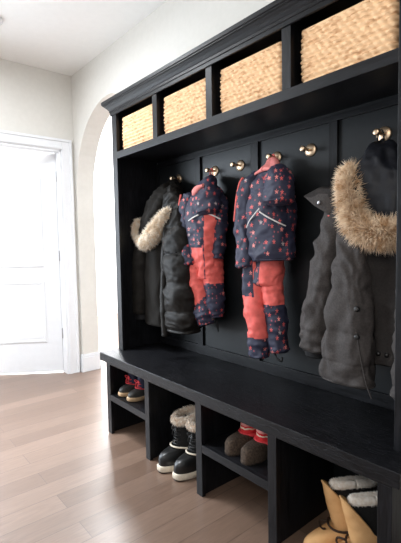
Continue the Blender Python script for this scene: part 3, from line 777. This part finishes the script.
def upper_bm(Lg, wid, z0, toe_h, ankle_h, side, ya, top_a, top_b, n=48, wamp=.002, seed=0., rings=16):
    """vamp: the sole outline shrinking upwards into the ankle opening"""
    o = foot_outline(Lg, wid, n, side); bm = bmesh.new(); R = []
    for i in range(rings+1):
        u = i/rings
        ring = []
        for k, (x, y) in enumerate(o):
            t = (y+Lg/2)/Lg                                   # 0 toe .. 1 heel
            a = 2*PI*k/n
            tx, ty = math.sin(a)*top_a, ya-math.cos(a)*top_b     # ankle loop
            w = u**(1.0+2.4*max(0, min(1, (.62-t)/.4)))
            px = x*.96*(1-w)+tx*w; py = y*.965*(1-w)+ty*w
            front = max(0, 1-t*1.7)
            zz = z0+(ankle_h-z0)*(u**(1.0+.0*front))
            bulge = toe_h*math.sin(PI*min(1, u*1.0))**.8*front
            zz = z0+(ankle_h-z0)*(u*(1-front)+front*(u**2.2))+bulge*.55
            p = Vector((px, py, zz)); d = Vector((px, py-ya, 0))
            p += (d.normalized() if d.length else d)*wrinkle(p, 1.5, wamp, seed)
            ring.append(p)
        R.append(ring)
    loft(bm, R)
    return bm
def shaft_bm(z0, z1, ya0, ya1, a0, b0, a1, b1, wamp=.003, seed=0., rings=30, n=36, mi=None, hollow=.04, bunch=.0):
    st = [(0, ya0, z0, a0, b0), (0, (ya0*2+ya1)/3, z0+(z1-z0)*.33, a0*.67+a1*.33, b0*.67+b1*.33), (0, ya1, z1, a1, b1)]
    return garment(bmesh.new(), st, rings=rings, n=n, ex=2.1, wamp=wamp, seed=seed, hollow=hollow, mi=mi, bunch=bunch)

def laces(bm, y0, z0, y1, z1, half, n, r):
    for k in range(n):
        u = (k+.5)/n; y = y0+(y1-y0)*u; z = z0+(z1-z0)*u
        s = 1 if k % 2 else -1
        tube(bm, [(-half, y+.010, z-s*.004), (-half*.4, y, z-s*.001), (half*.4, y, z+s*.001), (half, y+.010, z+s*.004)], r, n=6, k=8)
    yb, zb = y1-.006, z1
    for s in (-1, 1):
        tube(bm, [(0, yb, zb), (s*.014, yb-.012, zb+.010), (s*.024, yb-.010, zb), (s*.012, yb-.008, zb-.006), (0, yb, zb)], r, n=6, k=14)
        tube(bm, [(0, yb, zb), (s*.010, yb-.012, zb-.014), (s*.012, yb-.014, zb-.034)], r, n=6, k=8)

# --- child duck boots, navy with red laces
def duck_boot(side):
    t = thing('rain_boot', '', 'boot', (0, 0, 0), 'child boots on the first shoe shelf')
    obj('sole', sole_bm(.185, .084, .024, side), GUM, t)
    obj('toe_cap', upper_bm(.178, .078, .020, .034, .062, side, .030, .034, .046, seed=51+side), CHAR_RUB, t)
    sh = obj('shaft', shaft_bm(.045, .170, .032, .036, .034, .045, .036, .043, seed=53+side, bunch=.001), NAVY_BOOT, t)
    bm = bmesh.new(); laces(bm, -.018, .070, -.008, .108, .018, 3, .0024); obj('laces', bm, RED_LACE, t)
    bm = bmesh.new(); ring = [(math.cos(a)*.0395, .024+math.sin(a)*.056, .060-.012*math.sin(a)) for a in [k*2*PI/24 for k in range(25)]]
    tube(bm, ring, .0028, n=6); obj('trim_cord', bm, RED_LACE, t)
    return t
b = duck_boot(1); b.location = (.122, .012, .25); b.rotation_euler.z = math.radians(4); b['label'] = 'far left small navy boot with red laces on the upper shelf'
b = duck_boot(-1); b.location = (.238, .010, .25); b.rotation_euler.z = math.radians(6); b['label'] = 'small navy boot with red laces right beside the cubby divider'

# --- black winter boots with pale fur cuffs
def winter_boot(side):
    t = thing('winter_boot', '', 'boot', (0, 0, 0), 'black winter boots in the second cubby')
    obj('sole', sole_bm(.275, .108, .032, side), RUB_CREAM, t)
    obj('tread', (lambda bm: (loft(bm, [scale_loop(foot_outline(.262, .10, 40, side), 1, 1, .0), scale_loop(foot_outline(.266, .102, 40, side), 1, 1, .008)]), bm)[1])(bmesh.new()), RUB_BLACK, t)
    obj('toe_shell', upper_bm(.268, .102, .028, .070, .105, side, .045, .046, .066, seed=61+side), RUB_BLACK, t)
    bm = bmesh.new(); ring = [(math.cos(a)*.0545, .035+math.sin(a)*.083, .100+(-.014*math.sin(a))) for a in [k*2*PI/28 for k in range(29)]]
    tube(bm, ring, .0048, n=8); obj('welt', bm, RUB_CREAM, t)
    obj('shaft', shaft_bm(.085, .235, .045, .052, .050, .070, .052, .062, seed=63+side, wamp=.004, bunch=.0015), SUEDE_BLK, t)
    bm = bmesh.new(); laces(bm, -.034, .118, -.014, .20, .026, 6, .0034); obj('laces', bm, RUB_BLACK, t)
    ring = [(math.cos(a)*.052, .052+math.sin(a)*.068, .252+.012*math.sin(a), .0215) for a in [k*2*PI/20 for k in range(21)]]
    obj('fur_cuff', fur(ring, .02, 3000, .018, droop=.6, seed=64+side, width=.002), FLEECE2, t)
    return t
b = winter_boot(1); b.location = (.625, .005, 0); b.rotation_euler.z = math.radians(-3); b['label'] = 'left one of two black winter boots with fur cuffs'
b = winter_boot(-1); b.location = (.738, .022, 0); b.rotation_euler.z = math.radians(2); b['label'] = 'right black fur-cuffed winter boot, half hidden by the divider'

# --- felt slipper boots with red knit legs
def slipper(side):
    t = thing('slipper_boot', '', 'slipper', (0, 0, 0), 'slipper boots on the second shoe shelf')
    obj('foot', upper_bm(.212, .100, .0, .082, .064, side, .050, .036, .044, seed=71+side, wamp=.003), BROWN_FELT, t)
    obj('knit_leg', shaft_bm(.045, .180, .046, .050, .037, .045, .038, .043, seed=73+side, wamp=.003, bunch=.0015), KNIT, t)
    bm = bmesh.new(); ring = [(math.cos(a)*.043, .048+math.sin(a)*.051, .062) for a in [k*2*PI/24 for k in range(25)]]
    tube(bm, ring, .008, n=8); obj('knit_roll', bm, RED_LACE, t)
    return t
b = slipper(1); b.location = (1.075, .030, .25); b.rotation_euler.z = math.radians(0); b['label'] = 'left brown felt slipper boot with red patterned knit leg'
b = slipper(-1); b.location = (1.178, .026, .25); b.rotation_euler.z = math.radians(4); b['label'] = 'right brown felt slipper boot with red patterned knit leg'

# --- tan leather boots with black fleece-cuffed liners
def tan_boot(side):
    t = thing('leather_boot', '', 'boot', (0, 0, 0), 'tan leather boots in the nearest cubby')
    obj('sole', sole_bm(.285, .098, .030, side), RUB_CREAM, t)
    obj('vamp', upper_bm(.278, .092, .026, .045, .110, side, .045, .048, .066, seed=81+side), TAN_LEA, t)
    # shaft, open at the front: the leather flap flares forward
    bm = bmesh.new(); rings = []
    for i in range(22):
        u = i/21; ring = []
        for k in range(33):
            a = math.radians(-155+310*k/32)-PI/2                # wraps the front, open towards the heel
            front = max(0, math.cos(a+PI/2))**.85
            top = .165+.125*front
            z = .095+(top-.095)*u
            fl = (z-.12)*.20*front if z > .12 else 0
            x = math.cos(a)*(.046+.002*u); y = .045+math.sin(a)*(.066+.008*u)-fl
            p = Vector((x, y, z)); p += Vector((math.cos(a), math.sin(a), 0))*wrinkle(p, 1.2, .004, 83+side)
            ring.append(p)
        rings.append(ring)
    inner = [[p+Vector((-(p.x)*.09, (.045-p.y)*.07, .0)) for p in r] for r in rings]
    loft(bm, rings+inner[::-1], False, False, closed=False)
    obj('shaft', bm, TAN_LEA, t)
    obj('liner', shaft_bm(.06, .270, .050, .058, .040, .056, .026, .082, seed=85+side, wamp=.003), SUEDE_BLK, t)
    ring = [(math.cos(a)*.012, .060+math.sin(a)*.078, .272, .0225) for a in [k*2*PI/24 for k in range(25)]]
    obj('fleece_cuff', fur(ring, .019, 2400, .007, droop=.2, seed=86+side, width=.002), FLEECE, t)
    bm = bmesh.new()
    for dz in (0, ): tube(bm, [(math.cos(a)*.050, .040+math.sin(a)*.078, .118+dz+.006*math.sin(a*2)) for a in [k*2*PI/24 for k in range(25)]], .0042, n=8)
    tube(bm, [(.0, -.042, .13), (-.02, -.060, .125), (-.03, -.062, .105), (-.01, -.060, .098), (.01, -.055, .11)], .004, n=8, k=16)
    obj('strap', bm, LEA_DARK, t)
    bm = bmesh.new(); add_box(bm, .0375, .0435, .055, .078, .205, .240, .001); obj('label_patch', bm, LABEL, t)
    return t
b = tan_boot(1); b.location = (1.540, .060, 0); b.rotation_euler.z = math.radians(-34); b['label'] = 'tan leather boot with fleece-cuffed black liner, left of the pair'
b = tan_boot(-1); b.location = (1.638, .022, 0); b.rotation_euler.z = math.radians(-36); b['label'] = 'tan leather boot with fleece-cuffed liner next to the end leg'

# ------------------------------------------------------------------ light
w = bpy.data.worlds.new('world'); bpy.context.scene.world = w; w.use_nodes = True
bg = w.node_tree.nodes['Background']; bg.inputs[0].default_value = (.93, .96, 1, 1); bg.inputs[1].default_value = .62
def area(name, loc, target, sx, sy, power, col=(1, 1, 1), spread=180):
    l = bpy.data.lights.new(name, 'AREA'); l.shape = 'RECTANGLE'; l.size = sx; l.size_y = sy; l.energy = power; l.color = col
    o = bpy.data.objects.new(name, l); C.objects.link(o); o.location = loc
    l.spread = math.radians(spread)
    o.rotation_euler = (Vector(target)-Vector(loc)).to_track_quat('-Z', 'Y').to_euler()
    return o
area('window_daylight', (XF-.16, -1.68, 1.2), (1.0, -1.6, .45), 1.75, 1.8, 92, (.80, .90, 1))
area('entry_fill', (-.35, -1.0, 2.68), (-.35, -.9, 0), .55, .55, 29, (.92, .96, 1), 172)  # added fill light, no real fitting: lifts left floor, far wall and door
area('floor_fill', (-.55, -.75, 2.69), (-.55, -.75, 0), .3, .3, 15, (.90, .95, 1), 85)  # second added fill, narrow beam, only to brighten the far left floor
area('room_lamp', (2.4, -2.6, 2.6), (1.0, .2, .9), .9, .9, 26, (1, .93, .85))
area('hall_fill', (-2.7, 1.7, 2.66), (-2.7, 1.7, 0), 1.6, 1.6, 170, (.94, .97, 1))  # unseen light added overhead so the walls beyond the arch go white
area('side_room_fill', (-4.0, .6, 1.5), (-1.4, -.1, 1.1), 2.2, 1.8, 230, (.93, .96, 1))  # added light before a solid wall, whitens the room behind the door

# ------------------------------------------------------------------ camera
cam = bpy.data.cameras.new('camera'); co = bpy.data.objects.new('camera', cam); C.objects.link(co)
pitch, roll, yaw = .0651, -.0179, .6966
fw = Vector((-math.cos(yaw)*math.cos(pitch), math.sin(yaw)*math.cos(pitch), -math.sin(pitch)))
ri = Vector((math.sin(yaw), math.cos(yaw), 0)); up = ri.cross(fw)
r2 = ri*math.cos(roll)+up*math.sin(roll); u2 = up*math.cos(roll)-ri*math.sin(roll)
M = Matrix((r2, u2, -fw)).transposed().to_4x4(); M.translation = Vector((2.3709, -1.2859, 1.1726)); co.matrix_world = M
cam.sensor_fit = 'HORIZONTAL'; cam.sensor_width = 36; cam.lens = 36*417.2466/401; cam.clip_start = .02
bpy.context.scene.camera = co
vs = bpy.context.scene.view_settings
vs.view_transform = 'Standard'; vs.look = 'None'; vs.gamma = 1; vs.exposure = .35; vs.use_curve_mapping = False
